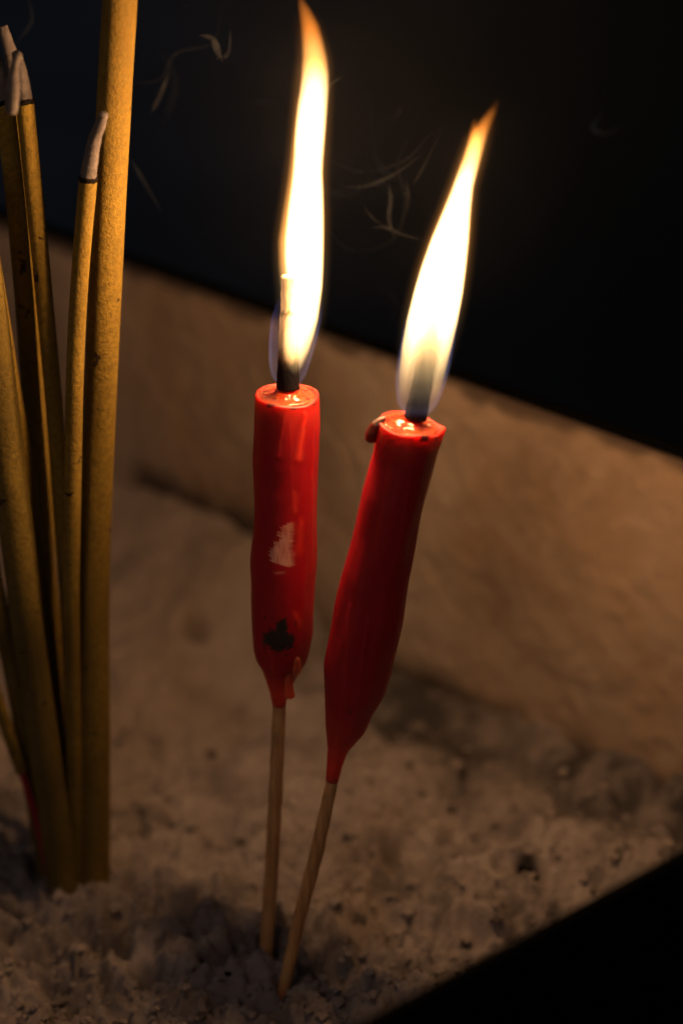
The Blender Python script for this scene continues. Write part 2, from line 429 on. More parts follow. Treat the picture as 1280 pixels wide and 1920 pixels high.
# darker line where the ash meets the far wall
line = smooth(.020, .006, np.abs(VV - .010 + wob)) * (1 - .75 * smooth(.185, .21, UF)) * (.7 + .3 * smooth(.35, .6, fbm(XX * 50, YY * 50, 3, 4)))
soot_shade = np.maximum(soot_shade, .80 * line); hz -= .003 * smooth(.016, .004, np.abs(VV - .009 + wob)) * smooth(.21, .18, UF)
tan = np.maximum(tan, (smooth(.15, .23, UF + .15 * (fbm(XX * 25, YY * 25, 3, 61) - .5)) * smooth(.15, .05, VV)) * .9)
spk = .8 * smooth(.74, .80, fbm(XX * 260, YY * 260, 3, 93)) * .8 * smooth(.50, .44, YY)
soot_shade = soot_shade * (.6 + .5 * smooth(.32, .55, fbm(XX * 170, YY * 170, 4, 19)))
mot = .38 * smooth(.52, .66, fbm(XX * 130, YY * 130, 4, 171, .6)) * smooth(.50, .43, YY)
soot_shade = np.clip(np.maximum(np.maximum(soot_shade, spk), mot), 0, 1)
for (px, py, rr_) in ((497, 1812, .012), (529, 1874, .009), (178, 1668, .006), (122, 1678, .006)):   # level the bed round each foot
    p = onZ(px, py); g = np.exp(-(((XX - p.x) ** 2 + (YY - p.y) ** 2) / rr_ ** 2))
    i_, j_ = np.unravel_index(np.argmin((XX - p.x) ** 2 + (YY - p.y) ** 2), XX.shape); hz -= g * (hz[i_, j_] + .0006)
V = np.stack([XX, YY, hz], -1).reshape(-1, 3)
idx = np.arange(n * n).reshape(n, n)
F = np.stack([idx[:-1, :-1], idx[1:, :-1], idx[1:, 1:], idx[:-1, 1:]], -1).reshape(-1, 4)
me = bpy.data.meshes.new('ash_bed')
me.vertices.add(len(V)); me.vertices.foreach_set('co', V.ravel())
me.loops.add(F.size); me.loops.foreach_set('vertex_index', F.ravel())
me.polygons.add(len(F)); me.polygons.foreach_set('loop_start', np.arange(len(F)) * 4); me.polygons.foreach_set('loop_total', np.full(len(F), 4))
me.update(calc_edges=True); me.polygons.foreach_set('use_smooth', np.ones(len(F), bool))
for k, a in (('soot_shade', soot_shade), ('tan', tan)):
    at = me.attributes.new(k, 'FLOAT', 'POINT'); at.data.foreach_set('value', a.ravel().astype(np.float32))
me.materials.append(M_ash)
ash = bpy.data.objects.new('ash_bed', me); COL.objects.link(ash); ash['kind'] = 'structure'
def ash_z(x, y):
    u, v = w2uv((x, y)); i = int(round((u - .0005) / (TR - .001) * (n - 1))); j = int(round((v - .0005) / (TR - .001) * (n - 1)))
    return float(hz[min(max(i, 0), n - 1), min(max(j, 0), n - 1)])

# loose crumbs of ash
V, F, so, ta = [], [], [], []
rng = random.Random(3)
for q in range(2600):
    px = rng.uniform(-80, 1280); py = 1980 - 620 * rng.random() ** 1.5
    p = onZ(px, py); u, v = w2uv(p)
    if u < .004 or v < .01: continue
    r = .00035 + .0013 * rng.random() ** 4
    zc = ash_z(p.x, p.y) + r * .25; k0 = len(V); dk = rng.random() < .08
    for (a, b_, c_) in ((0, 0, 1), (0, 0, -1), (1, 0, 0), (-1, 0, 0), (0, 1, 0), (0, -1, 0), (.6, .6, .6), (-.6, .6, .6), (-.6, -.6, .6), (.6, -.6, .6)):
        s = r * rng.uniform(.65, 1.25); V.append((p.x + a * s, p.y + b_ * s, zc + c_ * s * .8)); so.append(.85 if dk else 0.0); ta.append(rng.random() * .3)
    for f in ((0, 2, 6), (0, 6, 4), (2, 4, 6), (0, 4, 7), (0, 7, 3), (4, 3, 7), (0, 3, 8), (0, 8, 5), (3, 5, 8), (0, 5, 9), (0, 9, 2), (5, 2, 9), (1, 4, 2), (1, 3, 4), (1, 5, 3), (1, 2, 5)):
        F.append(tuple(k0 + t for t in f))
build('ash_crumbs', V, F, M_ash, kind='stuff', smooth_=False, attrs={'soot_shade': so, 'tan': ta})

# ------------------------------------------------------------------ candles
def make_candle(rows, stick, Ytop, base, label, wick, flame, pool_dy, is_left):
    c_ = empty('candle', (base.x, base.y, 0), label, 'candle', 'lit red candles standing in the ash')
    ytop, ybot = rows[0][0], stick[-1][0]
    def Yat(py): return Ytop + (base.y - Ytop) * (py - ytop) / (ybot - ytop)
    def axis_pt(py, l, r): return onY((l + r) / 2, py, Yat(py))
    # bamboo stick
    srow = stick; C, rad, st = [], [], []
    for k in range(60):
        py = srow[0][0] + (srow[-1][0] - srow[0][0]) * k / 59
        l, r = lerp_rows(srow, py); p = axis_pt(py, l, r); C.append(p)
        tilt = .97 if not is_left else 1
        rad.append((r - l) / 2 * mmpp(p) * tilt * (1 + .03 * math.sin(k * .9)))
    d = (C[-1] - C[-2]).normalized(); C.append(C[-1] + d * .012); rad.append(rad[-1])
    C.reverse(); rad.reverse()
    V, F = rings_mesh(C, rad, 24)
    st = [max(0, 1 - i / 6 if not is_left else 0) * .8 for i in range(len(C)) for k in range(24)] + [0, 0]
    st = [max(s, .8 * max(0, (i // 24 - len(C) + 7) / 6)) for i, s in enumerate(st[:-2])] + [0, 0]
    fix_normals(build('stick', V, F, M_bam, c_, attrs={'stain': st}))
    # wax body
    SEG, NR = 144, 300
    C, rad, pys = [], [], []
    for k in range(NR):
        py = rows[0][0] + (rows[-1][0] - rows[0][0]) * k / (NR - 1)
        l, r = lerp_rows(rows, py); p = axis_pt(py, l, r); C.append(p); pys.append(py)
        rad.append((r - l) / 2 * mmpp(p))
    rad = np.array(rad); kk = np.array([1, 2, 3, 4, 3, 2, 1.]); kk /= kk.sum()
    rp = np.pad(rad, 3, mode='edge'); rad = np.convolve(rp, kk, 'valid')
    ax = (C[0] - C[200]).normalized()
    cosT = math.sqrt(max(0, 1 - ax.x ** 2)); rad = rad * cosT
    # smooth centres
    for _ in range(12):
        C = [C[0]] + [(C[i - 1] + C[i] * 2 + C[i + 1]) / 4 for i in range(1, NR - 1)] + [C[-1]]
    ph = np.linspace(0, 2 * np.pi, SEG, endpoint=False)
    sd = 5 if is_left else 55
    lump = np.zeros((NR, SEG))
    for i in range(NR):
        for k in range(SEG):
            v = Vector((math.cos(ph[k]) * 1.1, math.sin(ph[k]) * 1.1, i * .022 + sd))
            lump[i, k] = (.040 if is_left else .062) * mnoise.noise(v) + (.026 if is_left else .040) * mnoise.noise(Vector((v.x * 2.2, v.y * 2.2, v.z * .7 + 9)))
    dn = lambda i, k, p_: 1 + lump[i, k]
    # top rim: a soft lip, then the hollow of the melt
    tr = [(1.0, 0), (.985, .00018), (.955, .00032), (.915, .00030), (.87, .00005), (.80, -.0003)]
    CC, RR, LL = [], [], []
    for k, (s, dz) in enumerate(reversed(tr)):
        CC.append(C[0] + ax * dz + ax * .0000); RR.append(rad[0] * s); LL.append(0)
    CC += C[2:]; RR += list(rad[2:]); LL += list(range(2, NR))
    V, F = rings_mesh(CC, RR, SEG, axis_fixed=ax, dr=lambda i, k, p_: 1 + lump[LL[i], k] * min(1, .25 + LL[i] / 25), cap0=True)
    # uneven melted edge
    nt_ = len(tr)
    for i in range(nt_):
        for k in range(SEG):
            w_ = mnoise.noise(Vector((math.cos(ph[k]) * 1.1, math.sin(ph[k]) * 1.1, sd + .4)))
            V[i * SEG + k] = V[i * SEG + k] + ax * (.0006 * w_)
    if not is_left:                                    # the pointed right lip
        for i in range(nt_ + 14):
            for k in range(SEG):
                f_ = math.exp(-((ph[k] - 1.45) / .28) ** 2) * max(0, 1 - i / (nt_ + 14))
                V[i * SEG + k] = V[i * SEG + k] + Vector((.0011, 0, .0004)) * f_
    allpy = [pys[l] for l in LL]
    RUNS = [((533, 762), (522, 835), 6, .25, .2), ((572, 762), (560, 838), 9, .8, .5), ((552, 900), (555, 930), 8, .5, .22), ((587, 785), (586, 1060), 4, .15, .25),
            ((565, 960), (560, 1012), 11, .55, .15), ((553, 1125), (561, 1148), 8, .55, .2), ((545, 775), (549, 940), 4, .1, .12), ((505, 1180), (520, 1270), 5, .2, .3)] if is_left else \
           [((735, 830), (700, 1010), 7, .15, .25), ((655, 1120), (632, 1400), 6, .1, .3), ((770, 840), (748, 1010), 5, 0, .3), ((690, 1130), (660, 1350), 8, 0, .3)]
    def runs(px, py):
        t_ = b_ = 0; px += 3.5 * mnoise.noise(Vector((px * .05, py * .06, 3))); py += 8 * mnoise.noise(Vector((px * .12, py * .04, 5)))
        for (a, b2, w_, tt, bb) in RUNS:
            ax_, ay_ = b2[0] - a[0], b2[1] - a[1]; q_ = ((px - a[0]) * ax_ + (py - a[1]) * ay_) / (ax_ * ax_ + ay_ * ay_); q_ = min(1, max(0, q_))
            d_ = math.hypot(px - a[0] - q_ * ax_, py - a[1] - q_ * ay_) / (w_ * (.7 + .3 * q_))
            if d_ < 2.4: b_ = max(b_, bb * math.exp(-(d_ / .8) ** 2)); t_ = max(t_, tt * math.exp(-(d_ / .75) ** 2))
        return t_, b_
    thin, scr, so = [], [], []
    for i in range(len(CC)):
        py = allpy[i]
        for k in range(SEG):
            s_, c2_ = math.sin(ph[k]), math.cos(ph[k])
            px = (lerp_rows(rows, py)[0] + lerp_rows(rows, py)[1]) / 2 + s_ * (lerp_rows(rows, py)[1] - lerp_rows(rows, py)[0]) / 2
            t = float(smooth(*( (1235, 1300) if is_left else (1300, 1440)), py)) * .8
            t = max(t, .5 * float(smooth(rows[0][0] + 75, rows[0][0], py)))  # flame glow put into the rim's colour, the wax is not thinner here
            z_ = 0; q = 0
            if c2_ > 0:
                tt_, bb_ = runs(px, py); t = max(t, tt_)
                if i > nt_: V[i * SEG + k] = V[i * SEG + k] + (V[i * SEG + k] - CC[i]).normalized() * (.00055 * bb_)
                nz = mnoise.noise(Vector((px * .03, py * .30, 1))) * 15 + mnoise.noise(Vector((px * .2, py * .15, 4))) * 4
                if is_left:
                    le = np.interp(py, [957, 965, 985, 1000, 1015, 1028, 1036], [540, 528, 524, 514, 512, 507, 535]) + nz
                    if 955 < py < 1037 and px > le: z_ = .72 * float(smooth(556, 540, px + nz * .4)) * (.75 + .5 * mnoise.noise(Vector((px * .3, py * .05, 3))))
                    z_ = max(z_, .3 * math.exp(-((py - 1049 + (px - 520) * .12) / 1.8) ** 2) * float(smooth(512, 522, px) * smooth(540, 530, px)))
                    dd = math.hypot((px - 524) / 31, (py - 1176) / 22); dd2 = math.hypot((px - 530) / 14, (py - 1150) / 18)
                    nn = .16 * mnoise.noise(Vector((px * .07, py * .07, 2))) + .30 * mnoise.noise(Vector((px * .22, py * .22, 7)))
                    q = float(smooth(1.05, .8, min(dd, dd2 + .15) + nn))
                    q = max(q, .8 * float(smooth(.3, .42, mnoise.noise(Vector((px * .12, py * .12, 8))))) * (1 if math.hypot(px - 527, py - 1165) < 42 else 0))
                    if px > 560 and 1160 < py < 1190: q = max(q, 0)
                for (sx_, sy_, sr) in ((655, 1310, 3), (715, 1122, 2.5), (640, 1180, 2)):
                    if not is_left and math.hypot(px - sx_, py - sy_) < sr: q = .7
            if i < nt_ + 1 and mnoise.noise(Vector((ph[k] * 2.6, sd * 1.3, i * .3))) > .12: q = max(q, .8 if 2 < i else 0)
            thin.append(t); scr.append(min(1, max(0, z_))); so.append(q)
    for lst in (thin, scr, so): lst += [0, 0]
    body = fix_normals(build('wax_body', V, F, M_wax, c_, attrs={'thin': thin, 'scrape': scr, 'soot_shade': so}))
    # pool of molten wax
    top = C[0]; r0 = rad[0]
    CCp, RRp = [], []
    for s, dz in ((.90, .00002), (.86, .00022), (.7, .00012), (.5, .00018), (.42, .0006), (.37, .0011), (.1, .0011)):
        CCp.append(top + ax * dz); RRp.append(r0 * s)
    V, F = rings_mesh(CCp, RRp, 72, axis_fixed=ax, dr=lambda i, k, p_: 1 + (.05 * mnoise.noise(Vector((math.cos(p_) * 2, math.sin(p_) * 2, sd + 3))) if i < 3 else 0))
    for i in range(2, 5):
        for k in range(72): V[i * 72 + k] = V[i * 72 + k] + ax * (.00035 * mnoise.noise(Vector((k * .25, i * 1.3, sd))))
    fix_normals(build('melt_pool', V, F, M_pool, c_))
    # surface point for drips: image position -> point and outward direction
    def surf(px, py, lift=0):
        l, r = lerp_rows(rows, py); i = min(max(int((py - ytop) / (rows[-1][0] - ytop) * (NR - 1)), 0), NR - 1)
        s_ = max(-.97, min(.97, (px - (l + r) / 2) / ((r - l) / 2)))
        a = math.asin(s_); f = Vector((0, -1, 0)); f = (f - ax * f.dot(ax)).normalized(); sd_ = f.cross(ax) * -1
        if sd_.x < 0: sd_ = -sd_
        nrm = f * math.cos(a) + sd_ * math.sin(a)
        return C[i] + nrm * (rad[i] + lift), nrm
    def drip(pts, widths, m=M_drip, thick=.45, sink=.0, name='wax_drip', free=None):
        P = []; n_ = 22
        Wd = np.interp(np.linspace(0, 1, n_), np.linspace(0, 1, len(widths)), widths)
        pts_i = [(float(np.interp(t, np.linspace(0, 1, len(pts)), [q[0] for q in pts])), float(np.interp(t, np.linspace(0, 1, len(pts)), [q[1] for q in pts]))) for t in np.linspace(0, 1, n_)]
        V, F = [], []; sg = 14
        for i, (px, py) in enumerate(pts_i):
            p, nr = surf(px, py) if free is None else free(px, py)
            w_ = Wd[i] / 2 * mmpp(p) * (math.sin(math.pi * min(1, (i + .6) / 3.5) / 2)) * (math.sin(math.pi * min(1, (n_ - .4 - i) / 3.0) / 2))
            sd_ = nr.cross(ax).normalized()
            for k in range(sg):
                a = 2 * math.pi * k / sg
                V.append(p + sd_ * (math.cos(a) * w_) + nr * (math.sin(a) * w_ * thick - sink))
        for i in range(n_ - 1):
            for k in range(sg):
                a = i * sg + k; b2 = i * sg + (k + 1) % sg; F.append((a, b2, b2 + sg, a + sg))
        F.append(tuple(range(sg))); F.append(tuple((n_ - 1) * sg + k for k in range(sg)))
        return fix_normals(build(name, V, F, m, c_, attrs={'thin': [.3] * len(V), 'scrape': [0] * len(V), 'soot_shade': [0] * len(V)}))
    # wick: thick rolled paper core
    C2, r2, ch = [], [], []
    for k in range(46):
        py = wick[0][0] + (wick[-1][0] - wick[0][0]) * k / 45
        l, r = lerp_rows(wick, py); p = onY((l + r) / 2, py, Yat(py)); C2.append(p); r2.append((r - l) / 2 * mmpp(p))
    dr2 = lambda i, k, p_: 1 + .07 * mnoise.noise(Vector((math.cos(p_) * 2, math.sin(p_) * 2, i * .3 + sd))) + .03 * mnoise.noise(Vector((math.cos(p_) * 6, math.sin(p_) * 6, i * .8)))
    C2r, r2r = C2[::-1], r2[::-1]                        # from the wax up
    r2r += [r2r[-1] * .86]; C2r += [C2r[-1] + Vector((0, 0, .0004))]
    V, F = rings_mesh(C2r, r2r, 28, dr=dr2)
    pyw = list(reversed([wick[0][0] + (wick[-1][0] - wick[0][0]) * k / 45 for k in range(46)])) + [wick[0][0]]
    lo, hi = (690, 640) if is_left else (700, 600)
    chv = []
    for i in range(len(C2r)):
        for k in range(28):
            nz = mnoise.noise(Vector((k * .4, i * .25, 3))) * 14
            v_ = float(smooth(hi, lo, pyw[i] + nz))
            if is_left and abs(pyw[i] + nz * .5 - 585) < 5: v_ = max(v_, .6)
            chv.append(v_)
    lit_vals = [(.85 * float(smooth(680, 570, pyw[i])) if is_left else 0) * (1 - chv[i * 28 + k]) for i in range(len(C2r)) for k in range(28)]  # emission on the left wick's top in place of flame light
    wk = fix_normals(build('wick', V, F, M_wick, c_, attrs={'char': chv + [1, .1], 'lit_glow': lit_vals + [0, .6]}))
    # flame
    Yf = Yat(wick[-1][0]); Yfl = Yf + flame.get('back', 0)
    def loft(rws, n_, hollow=None, seg=28, Y=Yfl, sy=1.0):
        C3, r3 = [], []
        for k in range(n_):
            py = rws[-1][0] + (rws[0][0] - rws[-1][0]) * k / (n_ - 1)
            l, r = lerp_rows(rws, py); p = onY((l + r) / 2, py, Y); C3.append(p); r3.append(max(.00003, (r - l) / 2 * mmpp(p)))
        V, F = rings_mesh(C3, r3, seg, axis_fixed=(0, 0, 1))
        V = [Vector((v.x, Y + (v.y - Y) * sy, v.z)) for v in V]
        if hollow:
            C4, r4 = [], []
            for k in range(n_ // 2):
                py = hollow[-1][0] + (hollow[0][0] - hollow[-1][0]) * k / (n_ // 2 - 1)
                l, r = lerp_rows(hollow, py); p = onY((l + r) / 2, py, Y); C4.append(p); r4.append(max(.00003, (r - l) / 2 * mmpp(p)))
            V2, F2 = rings_mesh(C4, r4, seg, axis_fixed=(0, 0, 1), flip=True, v0=len(V))
            V2 = [Vector((v.x, Y + (v.y - Y) * sy, v.z)) for v in V2]
            V += V2; F += F2
        return V, F
    fl = None
    for part in flame['parts']:
        V, F = loft(part['rows'], part.get('n', 70), part.get('hollow'), sy=part.get('sy', 1.0), Y=Yfl + part.get('dY', 0))
        z0 = min(v.z for v in V); z1 = max(v.z for v in V)
        Yp = Yfl + part.get('dY', 0); off = root_loc(c_); axs = []
        for j in range(24):
            py = part['rows'][-1][0] + (part['rows'][0][0] - part['rows'][-1][0]) * j / 23
            l, r = lerp_rows(part['rows'], py); p = onY((l + r) / 2, py, Yp); axs.append((p.z, p.x - off.x, (r - l) / 2 * mmpp(p)))
        m = flame_mat(part['mat'], z0, z1, part['stops'], part['strength'], part.get('streak', 0), part.get('prof', 0), axs, Yp - off.y, part.get('sy', 1.0))
        o = build(part['name'], V, F, m, fl or c_)
        if fl is None: fl = o
    for (px, py, s) in flame['lights']:
        ld = bpy.data.lights.new('flame_light', 'POINT'); ld.energy = FLAME_POWER * s; ld.color = FLAME_COL; ld.shadow_soft_size = .0024
        lo_ = bpy.data.objects.new('flame_light', ld); COL.objects.link(lo_); lo_.parent = fl
        lo_.location = onY(px, py, Yfl + (flame.get('light_dY', 0) if py > 550 else 0)) - root_loc(fl)
    return c_, drip, surf, Yf, ax, C, rad

W_ = (1, .56, .22); O_ = (1, .40, .09); DO = (1, .27, .03); T_ = (1, .63, .25); B_ = (.35, .38, 1.0)
# left candle
rowsL = [(742, 478, 599), (800, 477, 599), (860, 475, 597), (932, 476, 595), (1004, 474, 594), (1057, 469.5, 593), (1129, 470, 590),
         (1183, 473, 587), (1219, 475, 579), (1237, 480, 574), (1255, 492, 563), (1283, 501, 548), (1298, 506, 541), (1312, 509, 538), (1322, 511, 536)]
stickL = [(1290, 512, 536), (1330, 511, 536), (1500, 503, 529), (1650, 495, 521), (1800, 484, 510)]
wickL = [(521, 528, 551), (560, 526.5, 553), (586, 526, 554), (600, 524, 555), (660, 521.5, 559), (727, 518, 562)]
flameL = dict(back=.0044, light_dY=-.0050, parts=[
    dict(name='flame', mat='left_flame', n=110, sy=1.0, prof=.6, strength=3200, streak=.0,
         rows=[(-14, 557, 560), (0, 557, 572), (25, 560, 588), (50, 563, 600), (100, 566, 613), (150, 564, 618), (200, 557, 614), (250, 552, 610), (300, 550, 606),
               (325, 548, 605), (350, 545, 606.5), (400, 538, 608), (450, 533, 608), (500, 532, 607), (540, 548, 605), (570, 551, 601), (600, 550, 597), (640, 548, 587), (670, 552, 576), (690, 559, 566)],
         stops=[(0, T_, .06), (.10, T_, .35), (.2, W_, .9), (.65, W_, .9), (.76, W_, .40), (.84, O_, .17), (.92, DO, .10), (.98, DO, .05), (1, DO, .02)]),
    dict(name='outer_flame', dY=.002, mat='left_outer_flame', n=60, prof=1.0, strength=600,
         rows=[(180, 552, 617), (260, 545, 612), (330, 538, 608), (400, 527, 610), (450, 519, 610), (500, 520, 609), (540, 524, 607), (600, 526, 600), (650, 532, 590), (690, 540, 574), (700, 548, 562)],
         stops=[(0, T_, .05), (.08, T_, .1), (.25, T_, .35), (.45, O_, 1), (.85, O_, .7), (1, O_, .1)]),
    dict(name='bloom_halo', mat='left_bloom_halo', n=50, prof=2.2, strength=75,  # halo added round the flame to imitate overexposure bloom
         rows=[(20, 543, 605), (100, 547, 631), (180, 536, 635), (260, 529, 630), (330, 521, 626), (400, 510, 628), (450, 502, 628), (500, 503, 627), (540, 507, 625), (600, 509, 618), (650, 515, 608), (690, 525, 589), (704, 537, 575)],
         stops=[(0, T_, 0), (.2, T_, .3), (.45, O_, 1), (.85, O_, .8), (1, DO, .0)]),
    dict(name='front_glow', mat='left_front_glow', n=40, prof=1.0, strength=900, dY=-.0070,
         rows=[(575, 545, 556), (600, 534, 566), (640, 528, 574), (670, 530, 572), (695, 540, 565), (703, 548, 557)],
         stops=[(0, T_, .0), (.15, T_, .12), (.5, T_, .8), (.75, W_, 1), (1, W_, .6)]),
    dict(name='blue_base', mat='left_blue_base', n=40, strength=29,
         rows=[(560, 520, 606), (600, 507, 603), (640, 503, 594), (680, 503, 582), (705, 508, 574), (720, 520, 562)],
         hollow=[(562, 523, 603), (600, 511, 599), (640, 507.5, 590), (680, 508, 578), (700, 512, 570), (712, 524, 558)],
         stops=[(0, (.5, .5, 1), .4), (.3, (.6, .6, 1), 1), (.6, (.45, .45, 1), .9), (1, (.25, .25, 1), .1)])],
    lights=[(588, 150, 1.0), (578, 300, 1.25), (573, 440, 1.1), (586, 572, .25)])
baseL = onZ(497, 1800)
topL = Vector((0, 0, H)) + ray(538, 742) * .46
YL = topL.y
cL, dripL, surfL, YfL, axL, CL, rL = make_candle(rowsL, stickL, YL, baseL,
    'upright left candle of red wax with a white scrape and a black burn mark', wickL, flameL, 0, True)
dripL([(558, 1212), (557, 1240), (553, 1256)], [12, 22, 21], thick=.5)
dripL([(540, 1250), (541, 1282), (543, 1310)], [18, 16, 22], thick=.8, free=lambda px, py: (onY(px, py, CL[-1].y - .0030), Vector((0, -1, 0))))
dripL([(520, 1265), (518, 1290), (517, 1308)], [14, 14, 10], thick=.8, free=lambda px, py: (onY(px, py, CL[-1].y - .0012), Vector((0, -1, 0))))

# right candle
rowsR = [(797, 707, 829), (830, 702, 825), (860, 697, 816), (932, 677, 799), (1004, 663, 783), (1075, 642, 767), (1147, 626, 757), (1219, 612, 742), (1255, 606, 736),
         (1291, 607, 724), (1327, 607, 702), (1363, 608, 687), (1391, 612, 664), (1406, 614, 652), (1434, 612.5, 642), (1456, 611, 636), (1464, 610.5, 634)]
stickR = [(1420, 616, 640), (1463, 611, 634.5), (1595, 581, 608), (1740, 544, 569), (1868, 517, 541)]
wickR = [(560, 812, 834), (600, 800, 830), (650, 787, 822), (700, 776, 813), (750, 765, 805), (783, 757, 801)]
flameR = dict(back=.0004, parts=[
    dict(name='flame', mat='right_flame', n=110, sy=1.0, strength=2300, streak=.25,
         rows=[(185, 932, 937), (200, 921, 932), (215, 911, 926), (225, 902, 921), (250, 884, 912), (300, 868, 898), (350, 850, 885), (400, 830, 880), (450, 809, 877), (500, 791, 872),
               (550, 776, 866), (600, 763, 857), (650, 753, 846), (700, 747, 834), (740, 746, 824), (765, 752, 812), (780, 765, 800)],
         hollow=[(545, 827, 831), (570, 812, 836), (600, 795, 836), (650, 776, 829), (700, 764, 819), (740, 759, 811), (764, 759, 806), (776, 768, 798)],
         stops=[(0, T_, .002), (.06, T_, .008), (.13, T_, .04), (.2, T_, .13), (.28, T_, .32), (.42, W_, .9), (.74, W_, .9), (.86, O_, .3), (.92, DO, .10), (.97, DO, .04), (1, DO, .005)]),
    dict(name='outer_flame', mat='right_outer_flame', n=60, prof=1.0, strength=480,
         rows=[(205, 914, 934), (250, 879, 917), (300, 862, 903), (350, 843, 890), (400, 823, 886), (450, 802, 883), (500, 784, 878), (550, 770, 871), (600, 758, 861), (650, 750, 849), (700, 745, 836), (740, 745, 824)],
         stops=[(0, T_, 0), (.15, T_, .02), (.35, T_, .25), (.6, O_, 1), (.85, O_, .8), (1, DO, .1)]),
    dict(name='bloom_halo', mat='right_bloom_halo', n=50, prof=2.2, strength=75,  # added bloom halo, as on the left flame
         rows=[(215, 891, 944), (250, 862, 934), (300, 845, 920), (350, 826, 907), (400, 806, 903), (450, 785, 900), (500, 767, 895), (550, 753, 888), (600, 741, 878), (650, 734, 866), (700, 731, 851), (740, 734, 837)],
         stops=[(0, T_, 0), (.2, T_, .2), (.45, O_, 1), (.85, O_, .8), (1, DO, .0)]),
    dict(name='flame_tongue', mat='right_flame_tongue', n=30, strength=1100, prof=1.0,
         rows=[(222, 887, 892), (240, 882, 896), (260, 877, 902), (290, 871, 898), (330, 870, 880)],
         stops=[(0, O_, .3), (.4, O_, .8), (.8, DO, .5), (1, DO, .05)]),
    dict(name='inner_glow', mat='right_inner_glow', n=40, prof=.8, strength=250,
         rows=[(530, 826, 834), (560, 812, 836), (600, 795, 836), (650, 777, 828), (690, 767, 820), (720, 763, 813)],
         stops=[(0, T_, .0), (.25, T_, .12), (.6, O_, .6), (1, W_, 1)]),
    dict(name='blue_base', mat='right_blue_base', n=40, strength=29,
         rows=[(560, 772, 868), (620, 755, 856), (680, 744, 845), (720, 740, 835), (755, 743, 822), (778, 757, 803)],
         hollow=[(562, 775, 865), (620, 759, 852), (680, 748.5, 841), (720, 744.5, 831), (750, 748, 818), (768, 760, 802)],
         stops=[(0, (.6, .55, 1), .5), (.3, (.65, .6, 1), 1), (.6, (.4, .4, 1), .9), (1, (.25, .25, 1), .1)])],
    lights=[(882, 300, .9), (856, 400, 1.1), (832, 500, .9), (846, 610, .15)])
baseR = onZ(529, 1868)
topR = Vector((0, 0, H)) + ray(768, 797) * .447
cR, dripR, surfR, YfR, axR, CR, rR = make_candle(rowsR, stickR, topR.y, baseR,
    'leaning right candle of plain dark red wax with a brown drip over its rim', wickR, flameR, 0, False)
dripR([(722, 780), (707, 794), (697, 812), (694, 830)], [10, 24, 27, 21], m=M_dkdrip, thick=.9, name='overhanging_drip',
      free=lambda px, py: (onY(px, py, CR[0].y - .0006), Vector((-.5, -.8, 0)).normalized()))

# ------------------------------------------------------------------ incense sticks
def ring_color(*a): pass
def make_incense(label, path, diam_mm, bend=None, matp=None, tip=None, core=None, group='burning incense sticks bundled at the left'):
    """path: (px, py, Y) from the foot upwards; tip: image path of the burnt end; core: (px, py, Y) list of bare bamboo at the foot"""
    P = [onY(*p) for p in path]
    foot = P[0] if core is None else onY(*core[0])
    t = empty('incense_stick', (foot.x, foot.y, 0), label, 'incense stick', group)
    r = diam_mm / 2000
    if core is None: P = [P[0] + (P[0] - P[1]).normalized() * .012] + P
    C = resample(P, 90)
    sd = hash(label) % 97 * 1.0 if False else len(label) * 1.7
    V, F = rings_mesh(C, [r] * len(C), 40, dr=lambda i, k, p_: 1 + .03 * mnoise.noise(Vector((math.cos(p_), math.sin(p_), i * .12 + sd))))
    fix_normals(build('coating', V, F, matp or M_paste, t))
    if tip:
        T = resample([onY(*p) for p in tip], 36)
        rr = [r * (.92 - .42 * (i / 35)) for i in range(36)]
        V, F = rings_mesh(T, rr, 28, dr=lambda i, k, p_: 1 + .07 * mnoise.noise(Vector((math.cos(p_) * 1.5, math.sin(p_) * 1.5, i * .22 + sd))))
        fix_normals(build('ash_tip', V, F, M_tip, t))
        d = (C[-1] - C[-3]).normalized(); c0 = C[-1]
        V, F = rings_mesh([c0 - d * .0005, c0 - d * .0003, c0 + d * .0003, c0 + d * .0005], [r * 1.0, r * 1.035, r * 1.03, r * .97], 32,
                          dr=lambda i, k, p_: 1)
        V = [v + d * (.0006 * mnoise.noise(Vector((k % 32 * .35, sd, 0)))) for k, v in enumerate(V)]
        fix_normals(build('charred_ring', V, F, M_char, t))
    if core:
        Q = [onY(*p) for p in core]; Q = [Q[0] + (Q[0] - Q[1]).normalized() * .01] + Q
        V, F = rings_mesh(resample(Q, 20), [.0008] * 20, 16)
        fix_normals(build('bamboo_core', V, F, M_redstick, t))
    return t
def gy(px, py): return onZ(px, py).y
yb = gy(178, 1668)
make_incense('thickest ochre incense stick, upright and running out of the top of the picture',
             [(178, 1668, yb), (178, 1400, yb), (176, 1100, yb + .001), (186, 800, yb + .002), (200, 480, yb + .002), (214, 200, yb + .002), (225, -10, yb + .002), (229, -120, yb + .002)], 6.6)
yb2 = gy(122, 1678)
make_incense('thick dark olive incense stick leaning left, foremost at the foot of the bundle',
             [(122, 1678, yb2), (96, 1480, yb2), (68, 1280, yb2 - .001), (42, 1080, yb2 - .002), (15, 860, yb2 - .003), (-18, 600, yb2 - .004), (-60, 300, yb2 - .005)], 7.0, matp=M_paste_shade)
yf = yb - .0075
make_incense('thin incense stick with a curled grey burnt end, in front of the thickest stick',
             [(147, 1600, yb - .001), (140, 1400, yb - .002), (134, 1150, yb - .004), (137, 900, yb - .006), (141, 700, yf), (150, 520, yf), (166, 334, yf)], 3.45,
             tip=[(166, 332, yf), (171, 298, yf), (178, 262, yf), (188, 235, yf - .001), (195, 214, yf - .002)])
